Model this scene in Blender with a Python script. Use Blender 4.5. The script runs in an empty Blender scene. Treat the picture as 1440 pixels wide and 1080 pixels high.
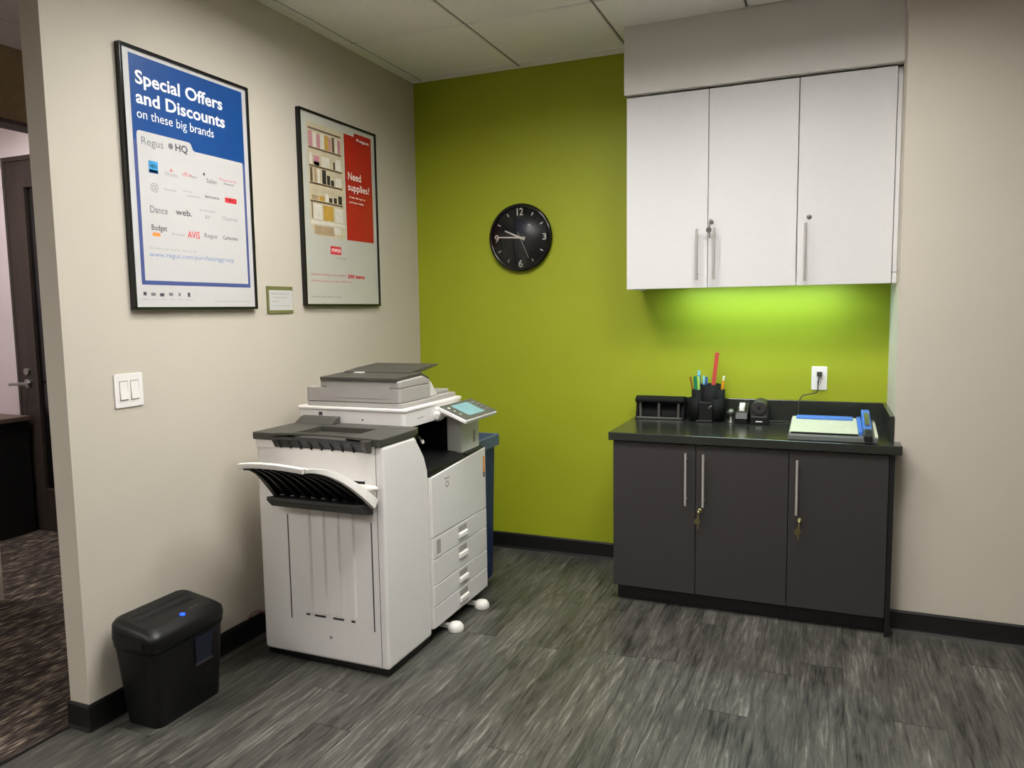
import bpy, bmesh, math, random
from mathutils import Vector, Matrix
random.seed(7)
C = bpy.context.scene.collection
S = bpy.context.scene
PI = math.pi

# ------------------------------------------------------------------ camera
cam_d = bpy.data.cameras.new('camera'); cam = bpy.data.objects.new('camera', cam_d); C.objects.link(cam)
yaw, pitch, roll = .3951, -.09802, -.01492
cy_, sy_, cp_, sp_ = math.cos(yaw), math.sin(yaw), math.cos(pitch), math.sin(pitch)
fwd = Vector((-sy_*cp_, cy_*cp_, sp_)); rt = Vector((cy_, sy_, 0)); up = rt.cross(fwd)
r_ = rt*math.cos(roll) + up*math.sin(roll); u_ = -rt*math.sin(roll) + up*math.cos(roll)
M = Matrix((r_, u_, -fwd)).transposed().to_4x4(); M.translation = Vector((2.25833, -3.993, 1.38984))
cam.matrix_world = M
cam_d.sensor_width = 36; cam_d.lens = 1065.63*36/1440; cam_d.clip_start = .05
S.camera = cam
# ------------------------------------------------------------------ world, exposure
w = bpy.data.worlds.new('world'); S.world = w; w.use_nodes = True
w.node_tree.nodes['Background'].inputs[0].default_value = (.9, .92, 1, 1)
w.node_tree.nodes['Background'].inputs[1].default_value = .05
S.view_settings.view_transform = 'Standard'; S.view_settings.look = 'None'
S.view_settings.gamma = 1; S.view_settings.use_curve_mapping = False
S.view_settings.exposure = 0.0
TROFFER = 42.0        # emission of the ceiling light lenses
UNDERCAB = 22.0        # emission of the under-cabinet light lens
H = 2.705             # ceiling height
W = 2.527             # niche width (x of the return wall)
DR = .485             # depth of the niche
YE = -2.3055          # free end of the left wall

# ------------------------------------------------------------------ materials
def lin(c):
    return tuple(((v/255)/12.92 if v/255 <= .04045 else ((v/255+.055)/1.055)**2.4) for v in c)
MATS = {}
def mat(name, rgb, rough=.5, metal=0, noise=.06, scale=30, bump=0, bscale=200, coat=0, emit=None, estr=0, stretch=(1, 1, 1), spec=.5):
    m = bpy.data.materials.new(name); m.use_nodes = True
    nt = m.node_tree; N = nt.nodes; L = nt.links; b = N['Principled BSDF']
    b.inputs['Roughness'].default_value = rough; b.inputs['Metallic'].default_value = metal
    b.inputs['Specular IOR Level'].default_value = spec
    if coat: b.inputs['Coat Weight'].default_value = coat; b.inputs['Coat Roughness'].default_value = .08
    col = lin(rgb)
    tc = N.new('ShaderNodeTexCoord'); mp = N.new('ShaderNodeMapping'); mp.inputs['Scale'].default_value = stretch
    L.new(tc.outputs['Object'], mp.inputs['Vector'])
    nz = N.new('ShaderNodeTexNoise'); nz.inputs['Scale'].default_value = scale; nz.inputs['Detail'].default_value = 4
    L.new(mp.outputs[0], nz.inputs['Vector'])
    rp = N.new('ShaderNodeValToRGB')
    rp.color_ramp.elements[0].position = .3; rp.color_ramp.elements[1].position = .7
    rp.color_ramp.elements[0].color = (*[c*(1-noise) for c in col], 1)
    rp.color_ramp.elements[1].color = (*[min(1, c*(1+noise)) for c in col], 1)
    L.new(nz.outputs[0], rp.inputs[0]); L.new(rp.outputs[0], b.inputs['Base Color'])
    if bump:
        n2 = N.new('ShaderNodeTexNoise'); n2.inputs['Scale'].default_value = bscale; n2.inputs['Detail'].default_value = 3
        L.new(mp.outputs[0], n2.inputs['Vector'])
        bp = N.new('ShaderNodeBump'); bp.inputs['Strength'].default_value = bump; bp.inputs['Distance'].default_value = .002
        L.new(n2.outputs[0], bp.inputs['Height']); L.new(bp.outputs[0], b.inputs['Normal'])
    if emit:
        b.inputs['Emission Color'].default_value = (*emit, 1); b.inputs['Emission Strength'].default_value = estr
    MATS[name] = m
    return m

mat('paint_beige', (195, 187, 173), .75, noise=.015, scale=3, bump=.15, bscale=350)
mat('paint_corridor', (218, 203, 206), .75, noise=.015, scale=3, bump=.15, bscale=350)
mat('paint_green', (154, 163, 20), .6, noise=.02, scale=3, bump=.15, bscale=350)
mat('paint_soffit', (214, 209, 203), .7, noise=.01, scale=3)
mat('base_black', (17, 16, 16), .45, noise=.1)
mat('metal_strip', (150, 148, 146), .35, metal=.9)
mat('tile', (246, 243, 240), .95, noise=.03, scale=90, bump=.4, bscale=500)
mat('tee', (120, 118, 112), .6)
mat('plenum', (60, 60, 58), .9)
mat('lam_white', (211, 209, 208), .6, noise=.01, spec=.3)
mat('lam_grey', (49, 45, 44), .5, noise=.05, scale=60, stretch=(1, 1, .08))
mat('lam_edge', (15, 14, 14), .5)
mat('toe', (14, 12, 12), .5)
mat('counter', (40, 42, 38), .2, noise=.05, scale=60, spec=.7)
mat('steel', (176, 174, 170), .3, metal=1)
mat('steel_dull', (120, 118, 112), .4, metal=.8)
mat('brass', (190, 180, 130), .3, metal=1)
mat('black_plastic', (12, 12, 12), .4)
mat('matte_black', (9, 9, 9), .75, spec=.25)
mat('handle', (196, 192, 186), .35, metal=.55)
mat('header_edge', (104, 94, 92), .6)
mat('header_olive', (178, 158, 124), .7)
mat('black_gloss', (9, 9, 9), .15)
mat('black_tray', (26, 26, 28), .35)
mat('shred_black', (7, 7, 7), .42, spec=.4, bump=.1, bscale=600)
mat('shred_window', (28, 30, 46), .12)
mat('dark_grey', (48, 46, 44), .45)
mat('dark_hole', (8, 8, 8), .8)
mat('copier_white', (226, 222, 219), .45, noise=.01)
mat('copier_white2', (216, 213, 207), .45, noise=.01)
mat('copier_grey', (164, 159, 154), .5, noise=.02)
mat('copier_dark', (66, 64, 58), .45, noise=.05)
mat('panel_dark', (84, 86, 82), .35)
mat('screen', (110, 150, 156), .25, emit=(.30, .50, .54), estr=.22)
mat('led_blue', (20, 70, 255), .3, emit=(.005, .05, 1), estr=2.5)
mat('bin_blue', (16, 42, 96), .5)
mat('bin_rim', (76, 92, 112), .5)
mat('plate_white', (232, 227, 224), .3, noise=.005)
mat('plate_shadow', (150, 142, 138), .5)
mat('paper', (198, 196, 195), .35, noise=.01, coat=.3)
mat('paper2', (190, 189, 180), .35, noise=.01, coat=.3)
mat('print_blue', (12, 70, 138), .35, noise=.06, scale=3, coat=.3)
mat('print_blue_dk', (70, 84, 140), .4)
mat('print_cyan', (60, 150, 205), .4)
mat('ink_white', (240, 240, 240), .4)
mat('ink_grey', (118, 116, 120), .5)
mat('ink_light', (158, 152, 154), .5)
mat('ink_dark', (64, 64, 74), .5)
mat('ink_red', (214, 52, 62), .5)
mat('ink_pink', (206, 120, 122), .5)
mat('ink_orange', (232, 150, 70), .5)
mat('ink_blue', (110, 135, 180), .5)
mat('print_red', (176, 24, 26), .35, coat=.3)
mat('shelf_cream', (196, 184, 156), .5)
mat('shelf_brown', (104, 84, 66), .5)
mat('p_pink', (190, 130, 140), .5); mat('p_ochre', (190, 150, 66), .5); mat('p_purple', (120, 96, 140), .5)
mat('p_black', (50, 48, 46), .5); mat('p_tan', (170, 146, 116), .5); mat('p_white', (214, 208, 196), .5)
mat('olive', (112, 112, 66), .45)
mat('clock_face', (14, 14, 16), .4)
mat('wood_dark', (56, 46, 42), .5, noise=.2, scale=20, stretch=(1, 1, .1))
mat('glass_dark', (20, 19, 19), .15)
mat('desk_black', (16, 15, 16), .5)
mat('desk_top', (92, 72, 64), .5)
mat('pen_green', (30, 130, 90), .4); mat('pen_lime', (170, 220, 110), .4); mat('pen_blue', (40, 90, 180), .4)
mat('pen_cyan', (130, 200, 225), .3); mat('pen_red', (190, 70, 60), .4); mat('pen_brown', (140, 70, 40), .4)
mat('pen_orange', (240, 150, 30), .4); mat('eraser', (225, 220, 190), .5)
mat('trim_blue', (60, 112, 200), .4); mat('trim_board', (190, 194, 176), .5); mat('trim_grey', (96, 100, 98), .4)
mat('lens', (255, 250, 240), .5, emit=(1, .985, .955), estr=TROFFER)
mat('lens_under', (255, 255, 240), .5, emit=(.66, 1, .95), estr=UNDERCAB)
mat('fixture', (200, 200, 198), .4)
mat('louver', (120, 120, 120), .5)
mat('cord_grey', (60, 56, 52), .5)
mat('cord_red', (120, 84, 80), .5)

def glass_mat():
    m = bpy.data.materials.new('clock_glass'); m.use_nodes = True; nt = m.node_tree; N = nt.nodes; L = nt.links
    N.remove(N['Principled BSDF'])
    g = N.new('ShaderNodeBsdfGlossy'); g.inputs['Roughness'].default_value = .03
    t = N.new('ShaderNodeBsdfTransparent'); mx = N.new('ShaderNodeMixShader'); f = N.new('ShaderNodeFresnel')
    f.inputs[0].default_value = 1.5
    L.new(f.outputs[0], mx.inputs[0]); L.new(t.outputs[0], mx.inputs[1]); L.new(g.outputs[0], mx.inputs[2])
    L.new(mx.outputs[0], N['Material Output'].inputs[0]); MATS['clock_glass'] = m
glass_mat()

def wood_plank():
    m = bpy.data.materials.new('vinyl_plank'); m.use_nodes = True; nt = m.node_tree; N = nt.nodes; L = nt.links
    b = N['Principled BSDF']
    tc = N.new('ShaderNodeTexCoord'); oi = N.new('ShaderNodeObjectInfo')
    off = N.new('ShaderNodeVectorMath'); off.operation = 'SCALE'; off.inputs[3].default_value = 37.0
    cmb = N.new('ShaderNodeCombineXYZ'); L.new(oi.outputs['Random'], cmb.inputs[0]); L.new(oi.outputs['Random'], cmb.inputs[1]); L.new(oi.outputs['Random'], cmb.inputs[2])
    L.new(cmb.outputs[0], off.inputs[0])
    add = N.new('ShaderNodeVectorMath'); add.operation = 'ADD'
    L.new(tc.outputs['Object'], add.inputs[0]); L.new(off.outputs[0], add.inputs[1])
    def nz(scale, st, det=5, dist=0):
        mp = N.new('ShaderNodeMapping'); mp.inputs['Scale'].default_value = st; L.new(add.outputs[0], mp.inputs[0])
        n = N.new('ShaderNodeTexNoise'); n.inputs['Scale'].default_value = scale; n.inputs['Detail'].default_value = det
        n.inputs['Roughness'].default_value = .65; n.inputs['Distortion'].default_value = dist
        L.new(mp.outputs[0], n.inputs['Vector']); return n
    a = nz(8, (3.0, .36, 1), 8, 1.1); c = nz(22, (4.2, .26, 1), 8, .8); d = nz(2.4, (2.2, .6, 1), 3)
    mx = N.new('ShaderNodeMix'); mx.inputs[0].default_value = .55; L.new(a.outputs[0], mx.inputs[2]); L.new(c.outputs[0], mx.inputs[3])
    mx2 = N.new('ShaderNodeMix'); mx2.inputs[0].default_value = .22; L.new(mx.outputs[0], mx2.inputs[2]); L.new(d.outputs[0], mx2.inputs[3])
    # small shift of tone for each plank
    sh = N.new('ShaderNodeMath'); sh.operation = 'MULTIPLY_ADD'; sh.inputs[1].default_value = .03; sh.inputs[2].default_value = -.015
    L.new(oi.outputs['Random'], sh.inputs[0])
    ad = N.new('ShaderNodeMath'); L.new(mx2.outputs[0], ad.inputs[0]); L.new(sh.outputs[0], ad.inputs[1])
    rp = N.new('ShaderNodeValToRGB'); e = rp.color_ramp.elements
    e[0].position = .38; e[0].color = (*lin((20, 18, 17)), 1)
    e[1].position = .64; e[1].color = (*lin((128, 125, 118)), 1)
    k = e.new(.45); k.color = (*lin((56, 54, 50)), 1); k = e.new(.54); k.color = (*lin((82, 80, 74)), 1)
    L.new(ad.outputs[0], rp.inputs[0])
    # knots
    mp = N.new('ShaderNodeMapping'); mp.inputs['Scale'].default_value = (5.0, 2.6, 1); L.new(add.outputs[0], mp.inputs[0])
    vo = N.new('ShaderNodeTexVoronoi'); vo.inputs['Scale'].default_value = 1; L.new(mp.outputs[0], vo.inputs['Vector'])
    kr = N.new('ShaderNodeValToRGB'); kr.color_ramp.elements[0].position = .02; kr.color_ramp.elements[0].color = (.15, .14, .13, 1)
    kr.color_ramp.elements[1].position = .085; kr.color_ramp.elements[1].color = (1, 1, 1, 1)
    L.new(vo.outputs['Distance'], kr.inputs[0])
    mul = N.new('ShaderNodeMix'); mul.data_type = 'RGBA'; mul.blend_type = 'MULTIPLY'; mul.inputs[0].default_value = .9
    L.new(rp.outputs[0], mul.inputs[6]); L.new(kr.outputs[0], mul.inputs[7]); L.new(mul.outputs[2], b.inputs['Base Color'])
    b.inputs['Roughness'].default_value = .42
    bp = N.new('ShaderNodeBump'); bp.inputs['Strength'].default_value = .25; bp.inputs['Distance'].default_value = .001
    L.new(mx.outputs[0], bp.inputs['Height']); L.new(bp.outputs[0], b.inputs['Normal'])
    MATS['vinyl'] = m
wood_plank()

def carpet():
    m = bpy.data.materials.new('striped_carpet'); m.use_nodes = True; nt = m.node_tree; N = nt.nodes; L = nt.links
    b = N['Principled BSDF']; b.inputs['Roughness'].default_value = .95; b.inputs['Specular IOR Level'].default_value = .1
    tc = N.new('ShaderNodeTexCoord')
    def nz(st, det):
        mp = N.new('ShaderNodeMapping'); mp.inputs['Scale'].default_value = st; L.new(tc.outputs['Object'], mp.inputs[0])
        n = N.new('ShaderNodeTexNoise'); n.inputs['Scale'].default_value = 1; n.inputs['Detail'].default_value = det
        L.new(mp.outputs[0], n.inputs['Vector']); return n
    a = nz((85, 15, 1), 3); c = nz((20, 5, 1), 2)
    mx = N.new('ShaderNodeMix'); mx.inputs[0].default_value = .35; L.new(a.outputs[0], mx.inputs[2]); L.new(c.outputs[0], mx.inputs[3])
    rp = N.new('ShaderNodeValToRGB'); e = rp.color_ramp.elements
    e[0].position = .40; e[0].color = (*lin((42, 36, 34)), 1)
    e[1].position = .66; e[1].color = (*lin((152, 137, 118)), 1)
    k = e.new(.52); k.color = (*lin((72, 63, 58)), 1)
    L.new(mx.outputs[0], rp.inputs[0]); L.new(rp.outputs[0], b.inputs['Base Color'])
    bp = N.new('ShaderNodeBump'); bp.inputs['Strength'].default_value = .5; bp.inputs['Distance'].default_value = .003
    L.new(a.outputs[0], bp.inputs['Height']); L.new(bp.outputs[0], b.inputs['Normal'])
    MATS['carpet'] = m
carpet()

# ------------------------------------------------------------------ mesh helpers (all in world coordinates)
class MB:
    def __init__(s): s.v = []; s.f = []; s.m = []; s.sm = []
    def add(s, vs, fs, mi=0, smooth=False):
        n = len(s.v); s.v += [tuple(p) for p in vs]
        for f in fs: s.f.append(tuple(i+n for i in f)); s.m.append(mi); s.sm.append(smooth)
        return s
    def box(s, x0, x1, y0, y1, z0, z1, mi=0):
        x0, x1 = min(x0, x1), max(x0, x1); y0, y1 = min(y0, y1), max(y0, y1); z0, z1 = min(z0, z1), max(z0, z1)
        return s.add([(x0,y0,z0),(x1,y0,z0),(x1,y1,z0),(x0,y1,z0),(x0,y0,z1),(x1,y0,z1),(x1,y1,z1),(x0,y1,z1)],
                     [(0,3,2,1),(4,5,6,7),(0,1,5,4),(1,2,6,5),(2,3,7,6),(3,0,4,7)], mi)
    def hexa(s, b, t, mi=0):   # four bottom points counter-clockwise, four top points
        return s.add(list(b)+list(t), [(0,3,2,1),(4,5,6,7),(0,1,5,4),(1,2,6,5),(2,3,7,6),(3,0,4,7)], mi)
    def prism(s, pts, axis, a, b, mi=0):
        # pts: 2-D outline; axis 'x': (y,z), 'y': (x,z), 'z': (x,y)
        def P(p, t): return {'x': (t, p[0], p[1]), 'y': (p[0], t, p[1]), 'z': (p[0], p[1], t)}[axis]
        n = len(pts); vs = [P(p, a) for p in pts]+[P(p, b) for p in pts]
        fs = [tuple(range(n))[::-1], tuple(range(n, 2*n))]+[(i, (i+1) % n, (i+1) % n+n, i+n) for i in range(n)]
        return s.add(vs, fs, mi)
    def loft(s, rings, mi=0, smooth=True, caps=True, closed=True):
        n = len(rings[0]); vs = [p for r in rings for p in r]; fs = []
        for k in range(len(rings)-1):
            for i in range(n if closed else n-1):
                j = (i+1) % n; fs.append((k*n+i, k*n+j, (k+1)*n+j, (k+1)*n+i))
        s.add(vs, fs, mi, smooth)
        if caps:
            s.add(rings[0], [tuple(range(n))[::-1]], mi); s.add(rings[-1], [tuple(range(n))], mi)
        return s
    def cyl(s, p0, p1, r0, r1=None, seg=16, mi=0, caps=True, smooth=True):
        r1 = r0 if r1 is None else r1; p0, p1 = Vector(p0), Vector(p1); d = (p1-p0).normalized()
        a = d.orthogonal().normalized(); b = d.cross(a)
        R = [[p+(a*math.cos(t)+b*math.sin(t))*r for t in [2*PI*i/seg for i in range(seg)]] for p, r in ((p0, r0), (p1, r1))]
        return s.loft(R, mi, smooth, caps)
    def lathe(s, c, axis, prof, seg=32, mi=0, caps=True):
        # prof: (distance along axis, radius)
        d = Vector(axis).normalized(); a = d.orthogonal().normalized(); b = d.cross(a); c = Vector(c)
        R = [[c+d*h+(a*math.cos(2*PI*i/seg)+b*math.sin(2*PI*i/seg))*max(r, 1e-4) for i in range(seg)] for h, r in prof]
        return s.loft(R, mi, True, caps)
    def tube(s, pts, r, seg=8, mi=0):
        pts = [Vector(p) for p in pts]; R = []; a = None
        for i, p in enumerate(pts):
            d = (pts[min(i+1, len(pts)-1)]-pts[max(i-1, 0)]).normalized()
            a = d.orthogonal().normalized() if a is None else (a-d*a.dot(d)).normalized()
            b = d.cross(a); R.append([p+(a*math.cos(2*PI*k/seg)+b*math.sin(2*PI*k/seg))*r for k in range(seg)])
        return s.loft(R, mi)
    def build(s, name, mats, parent=None, loc=None, bev=0, seg=2, label=None):
        if isinstance(mats, str): mats = [mats]
        me = bpy.data.meshes.new(name); o = bpy.data.objects.new(name, me); C.objects.link(o)
        base = root_loc(parent) if parent else Vector(loc or (0, 0, 0))
        me.from_pydata([Vector(p)-base for p in s.v], [], s.f)
        for m in mats: me.materials.append(MATS[m])
        me.polygons.foreach_set('material_index', s.m); me.polygons.foreach_set('use_smooth', s.sm)
        bm = bmesh.new(); bm.from_mesh(me); bmesh.ops.recalc_face_normals(bm, faces=bm.faces); bm.to_mesh(me); bm.free()
        if parent: o.parent = parent
        else: o.location = base
        if bev:
            md = o.modifiers.new('bevel', 'BEVEL'); md.width = bev; md.segments = seg; md.limit_method = 'ANGLE'; md.angle_limit = math.radians(40)
        if label: o['label'] = label
        return o
def root_loc(o):
    while o.parent: o = o.parent
    return Vector(o.location)
def thing(name, label, cat, loc, group=None):
    o = bpy.data.objects.new(name, None); C.objects.link(o); o.location = loc; o.empty_display_size = .1
    o['label'] = label; o['category'] = cat
    if group: o['group'] = group
    return o
def tag(o, label, cat, group=None):
    o['label'] = label; o['category'] = cat
    if group: o['group'] = group
    return o
def struct(o): o['kind'] = 'structure'; return o
def rrect(x0, x1, y0, y1, r, z, n=5):
    P = []
    for cx, cy, a0 in ((x1-r, y0+r, -PI/2), (x1-r, y1-r, 0), (x0+r, y1-r, PI/2), (x0+r, y0+r, PI)):
        for i in range(n+1):
            a = a0+PI/2*i/n; P.append((cx+r*math.cos(a), cy+r*math.sin(a), z))
    return P
def rr2(x0, x1, y0, y1, r, n=4):
    return [(p[0], p[1]) for p in rrect(x0, x1, y0, y1, r, 0, n)]
AX = {'x': (Vector((0, 1, 0)), Vector((0, 0, 1)), Vector((1, 0, 0))),      # on the left wall: reads towards +y, faces +x
      'y': (Vector((1, 0, 0)), Vector((0, 0, 1)), Vector((0, -1, 0)))}     # on the green wall: reads towards +x, faces -y
def text(name, s, o, axis, width, mi, parent, height=None, bold=0, spacing=1, depth=.0002, frame=None):
    """flat printed lettering: lower-left corner at o, scaled to width (and height)"""
    cu = bpy.data.curves.new('t', 'FONT'); cu.body = s; cu.offset = bold; cu.resolution_u = 3; cu.space_character = spacing
    to = bpy.data.objects.new('t', cu); C.objects.link(to)
    dg = bpy.context.evaluated_depsgraph_get(); me = bpy.data.meshes.new_from_object(to.evaluated_get(dg))
    bpy.data.objects.remove(to); bpy.data.curves.remove(cu)
    xs = [v.co.x for v in me.vertices]; ys = [v.co.y for v in me.vertices]
    x0, x1, y0, y1 = min(xs), max(xs), min(ys), max(ys)
    k = width/(x1-x0); kh = (height/(y1-y0)) if height else k
    R, U, Nn = frame or AX[axis]; o = Vector(o); base = root_loc(parent)
    for v in me.vertices: v.co = o+R*((v.co.x-x0)*k)+U*((v.co.y-y0)*kh)+Nn*depth-base
    me.materials.clear(); me.materials.append(MATS[mi]); me.name = name
    ob = bpy.data.objects.new(name, me); C.objects.link(ob); ob.parent = parent
    return ob
def grid_surface(fn, nu, nv, th, mb, mi=0, mi2=None, smooth=True):
    """sheet with thickness from fn(u, v) -> (point, normal)"""
    top = []; bot = []
    for j in range(nv+1):
        for i in range(nu+1):
            p, n = fn(i/nu, j/nv); top.append(Vector(p)); bot.append(Vector(p)-Vector(n)*th)
    def idx(i, j): return j*(nu+1)+i
    n = len(top)
    f = [(idx(i, j), idx(i+1, j), idx(i+1, j+1), idx(i, j+1)) for j in range(nv) for i in range(nu)]
    mb.add(top+bot, f, mi, smooth)
    k = len(mb.v)-2*n
    def addf(fs, m):
        for q in fs: mb.f.append(tuple(a+k for a in q)); mb.m.append(m); mb.sm.append(False)
    addf([tuple(a+n for a in q[::-1]) for q in f], mi if mi2 is None else mi2)
    e = [(idx(i, 0), idx(i+1, 0)) for i in range(nu)]+[(idx(nu, j), idx(nu, j+1)) for j in range(nv)] + \
        [(idx(i+1, nv), idx(i, nv)) for i in range(nu)[::-1]]+[(idx(0, j+1), idx(0, j)) for j in range(nv)[::-1]]
    addf([(a, b, b+n, a+n) for a, b in e], mi)
    return mb

# ================================================================== SETTING
# floor with separate vinyl planks
XR, YB, XL0 = 5.4, -7.0, -3.6
floor = struct(MB().box(XL0, XR, YB, .1, -.12, -.006).build('floor', 'lam_edge'))
pw, pl = .152, 1.219
pm = None; cnt = 0
x = -.088; row = 0
while x < 5.2:
    off = random.random()*pl
    y = 0 + off
    while y > -4.6:
        y0, y1 = y-pl, min(y, 0)
        if y1-y0 > .03:
            if abs((y1-y0)-pl) < 1e-4 and pm is not None:
                o = bpy.data.objects.new('plank', pm)
            else:
                mb = MB(); a, b = .0003, .0010; L_ = y1-y0
                mb.hexa([(a, a-L_/2, -.006), (pw-a, a-L_/2, -.006), (pw-a, L_/2-a, -.006), (a, L_/2-a, -.006)],
                        [(a, a-L_/2, -.0012), (pw-a, a-L_/2, -.0012), (pw-a, L_/2-a, -.0012), (a, L_/2-a, -.0012)])
                mb.hexa([(a, a-L_/2, -.0012), (pw-a, a-L_/2, -.0012), (pw-a, L_/2-a, -.0012), (a, L_/2-a, -.0012)],
                        [(b, b-L_/2, 0), (pw-b, b-L_/2, 0), (pw-b, L_/2-b, 0), (b, L_/2-b, 0)])
                me = bpy.data.meshes.new('plank'); me.from_pydata(mb.v, [], mb.f); me.materials.append(MATS['vinyl'])
                o = bpy.data.objects.new('plank', me)
                if abs((y1-y0)-pl) < 1e-4: pm = me
            C.objects.link(o); o.parent = floor; o.location = (x, (y0+y1)/2, 0); cnt += 1
        y -= pl
    x += pw; row += 1
MB().box(-.088, XR, YB, -4.6-pl, -.006, -.0005).build('far_flooring', 'vinyl', floor)
MB().box(XL0, -.089, YB, .1, -.006, .002).build('carpet', 'carpet', floor)
MB().box(-.096, -.084, YB, YE-.012, -.004, .0035).build('transition_strip', 'lam_edge', floor)

# walls
struct(MB().box(-3.6, XR+.1, 0, .12, 0, H+.2).build('wall_back', 'paint_green'))
struct(MB().box(-.088, 0, YE, 0, 0, H+.1).build('wall_left', 'paint_beige'))
struct(MB().box(W, XR+.1, -DR, 0, 0, H+.1).build('wall_right', 'paint_beige'))
struct(MB().box(XR, XR+.12, YB, -DR, 0, H+.1).build('wall_far_right', 'paint_beige'))
struct(MB().box(-3.7, XR+.12, YB-.12, YB, 0, H+.1).build('wall_front', 'paint_beige'))
struct(MB().box(-3.72, -3.6, YB, .12, 0, H+.1).build('wall_far_left', 'paint_corridor'))
# corridor: wall with the door, stub wall and header
cw = MB(); cw.box(-3.6, -2.575, -.70, -.6, 0, H+.1); cw.box(-2.575, -1.53, -.70, -.6, 2.385, H+.1); cw.box(-1.53, -.088, -.70, -.6, 0, H+.1)
struct(cw.build('wall_corridor', 'paint_corridor'))
struct(MB().box(-1.60, -1.465, -3.2, -1.62, 0, 2.345).build('wall_stub', 'paint_beige'))
hd = MB(); hd.box(-1.60, -1.48, -3.2, -.70, 2.356, H+.1); hd.box(-1.605, -1.475, -3.2, -.70, 2.336, 2.356, 1)
struct(hd.build('trim_1', ['header_olive', 'header_edge']))
# soffit above wall cabinets
struct(MB().box(1.339, W, -.352, 0, 2.3935, H+.02).build('wall_soffit', 'paint_soffit'))

# baseboards: coved rubber profile
def base_x(x0, x1, y, name):     # along x, facing -y
    pr = [(y, 0), (y-.014, 0), (y-.009, .012), (y-.007, .078), (y-.009, .083), (y-.005, .091), (y, .091)]
    return struct(MB().prism(pr, 'x', x0, x1).build(name, 'base_black'))
def base_y(y0, y1, x, sx, name):
    pr = [(x, 0), (x+.014*sx, 0), (x+.009*sx, .012), (x+.007*sx, .078), (x+.009*sx, .083), (x+.005*sx, .091), (x, .091)]
    return struct(MB().prism(pr, 'y', y0, y1).build(name, 'base_black'))
base_x(0, 1.344, 0, 'baseboard_back')
base_y(YE-.008, 0, 0, 1, 'baseboard_left')
base_x(-.096, .008, YE, 'baseboard_end')
base_y(YE-.008, -.70, -.088, -1, 'baseboard_corridor')
rb = base_x(W, XR, -DR, 'baseboard_right')
MB().box(W+.01, XR, -DR-.024, -DR-.0145, 0, .011).build('metal_strip', 'metal_strip', rb)
base_x(-1.53, -.088, -.70, 'baseboard_passage')

# ceiling: tees, tiles, ceiling lights
ceil = struct(MB().box(-3.7, XR+.1, YB-.1, .1, H+.11, H+.2).build('ceiling', 'plenum'))
G = .61
gx0, gy0 = .063, -.088
LIGHTS = [(1, 2), (3, 2), (2, 3), (1, 7), (4, 8)]
LIGHTS_C = [(-4, 2), (-4, 8), (-2, 7)]
def tile(x0, x1, y0, y1, cache={}):
    g = .0055; x0 += g; x1 -= g; y0 += g; y1 -= g
    if x1-x0 < .015 or y1-y0 < .015: return
    key = (round(x1-x0, 3), round(y1-y0, 3))
    if key not in cache:
        a, b = (x1-x0)/2, (y1-y0)/2; c = .004
        mb = MB().hexa([(-a+c, -b+c, 0), (a-c, -b+c, 0), (a-c, b-c, 0), (-a+c, b-c, 0)], [(-a, -b, .005), (a, -b, .005), (a, b, .005), (-a, b, .005)])
        mb.box(-a, a, -b, b, .005, .018)
        me = bpy.data.meshes.new('ceiling_tile'); me.from_pydata(mb.v, [], mb.f); me.materials.append(MATS['tile']); cache[key] = me
    o = bpy.data.objects.new('ceiling_tile', cache[key]); C.objects.link(o); o.parent = ceil
    o.location = ((x0+x1)/2, (y0+y1)/2, H)
LTXT = {(1, 2): 'recessed ceiling light nearest the photocopier', (3, 2): 'recessed ceiling light over the floor in front of the wall cabinets',
        (2, 3): 'recessed ceiling light over the middle of the open floor', (1, 7): 'recessed ceiling light behind the viewer on the left', (4, 8): 'recessed ceiling light behind the viewer on the right',
        (-4, 2): 'recessed ceiling light over the carpeted passage by the dark desk', (-4, 8): 'recessed ceiling light at the rear of the carpeted passage', (-2, 7): 'recessed ceiling light over the carpet nearest the viewer'}
def troffer(cx, cy, key):
    t = thing('ceiling_light', LTXT[key], 'ceiling light', (cx, cy, H), 'recessed ceiling lights')
    h = G/2-.006; f = MB()
    f.box(cx-h, cx+h, cy-h, cy-h+.03, H-.004, H+.088); f.box(cx-h, cx+h, cy+h-.03, cy+h, H-.004, H+.088)
    f.box(cx-h, cx-h+.03, cy-h+.03, cy+h-.03, H-.004, H+.088); f.box(cx+h-.03, cx+h, cy-h+.03, cy+h-.03, H-.004, H+.088)
    f.build('frame', 'louver', t)
    MB().box(cx-h+.001, cx+h-.001, cy-h+.001, cy+h-.001, H+.0885, H+.092).build('diffuser', 'lens', t)
xs = [0, gx0]+[gx0+G*k for k in range(1, 9)]+[XR]
ys = [0, gy0]+[gy0-G*k for k in range(1, 12)]+[YB]
tees = MB()
for i in range(len(xs)-1):
    for j in range(len(ys)-1):
        if (i-1, j-1) in LIGHTS: troffer((xs[i]+xs[i+1])/2, (ys[j]+ys[j+1])/2, (i-1, j-1)); continue
        x0, x1, y0, y1 = xs[i], xs[i+1], ys[j+1], ys[j]
        if x0 > W and y1 > -DR+.01 and y0 > -DR-.3:
            y1 = -DR
        if y1 > -.352 and x1 > 1.35 and x0 < W:       # in front of the soffit only
            y1c = -.352
            if y0 < y1c: tile(max(x0, x0), x1, y0, y1c) if x0 > 1.3 else tile(x0, x1, y0, y1)
            if x0 < 1.33 and y0 >= y1c: tile(x0, min(x1, 1.338), y0, y1)
            continue
        if y1-y0 > .02: tile(x0, x1, y0, y1)
for xx in xs[1:-1]: tees.box(xx-.007, xx+.007, YB, -.004 if xx < 1.3 else (-.353 if xx < W else -DR), H+.006, H+.03)
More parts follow.
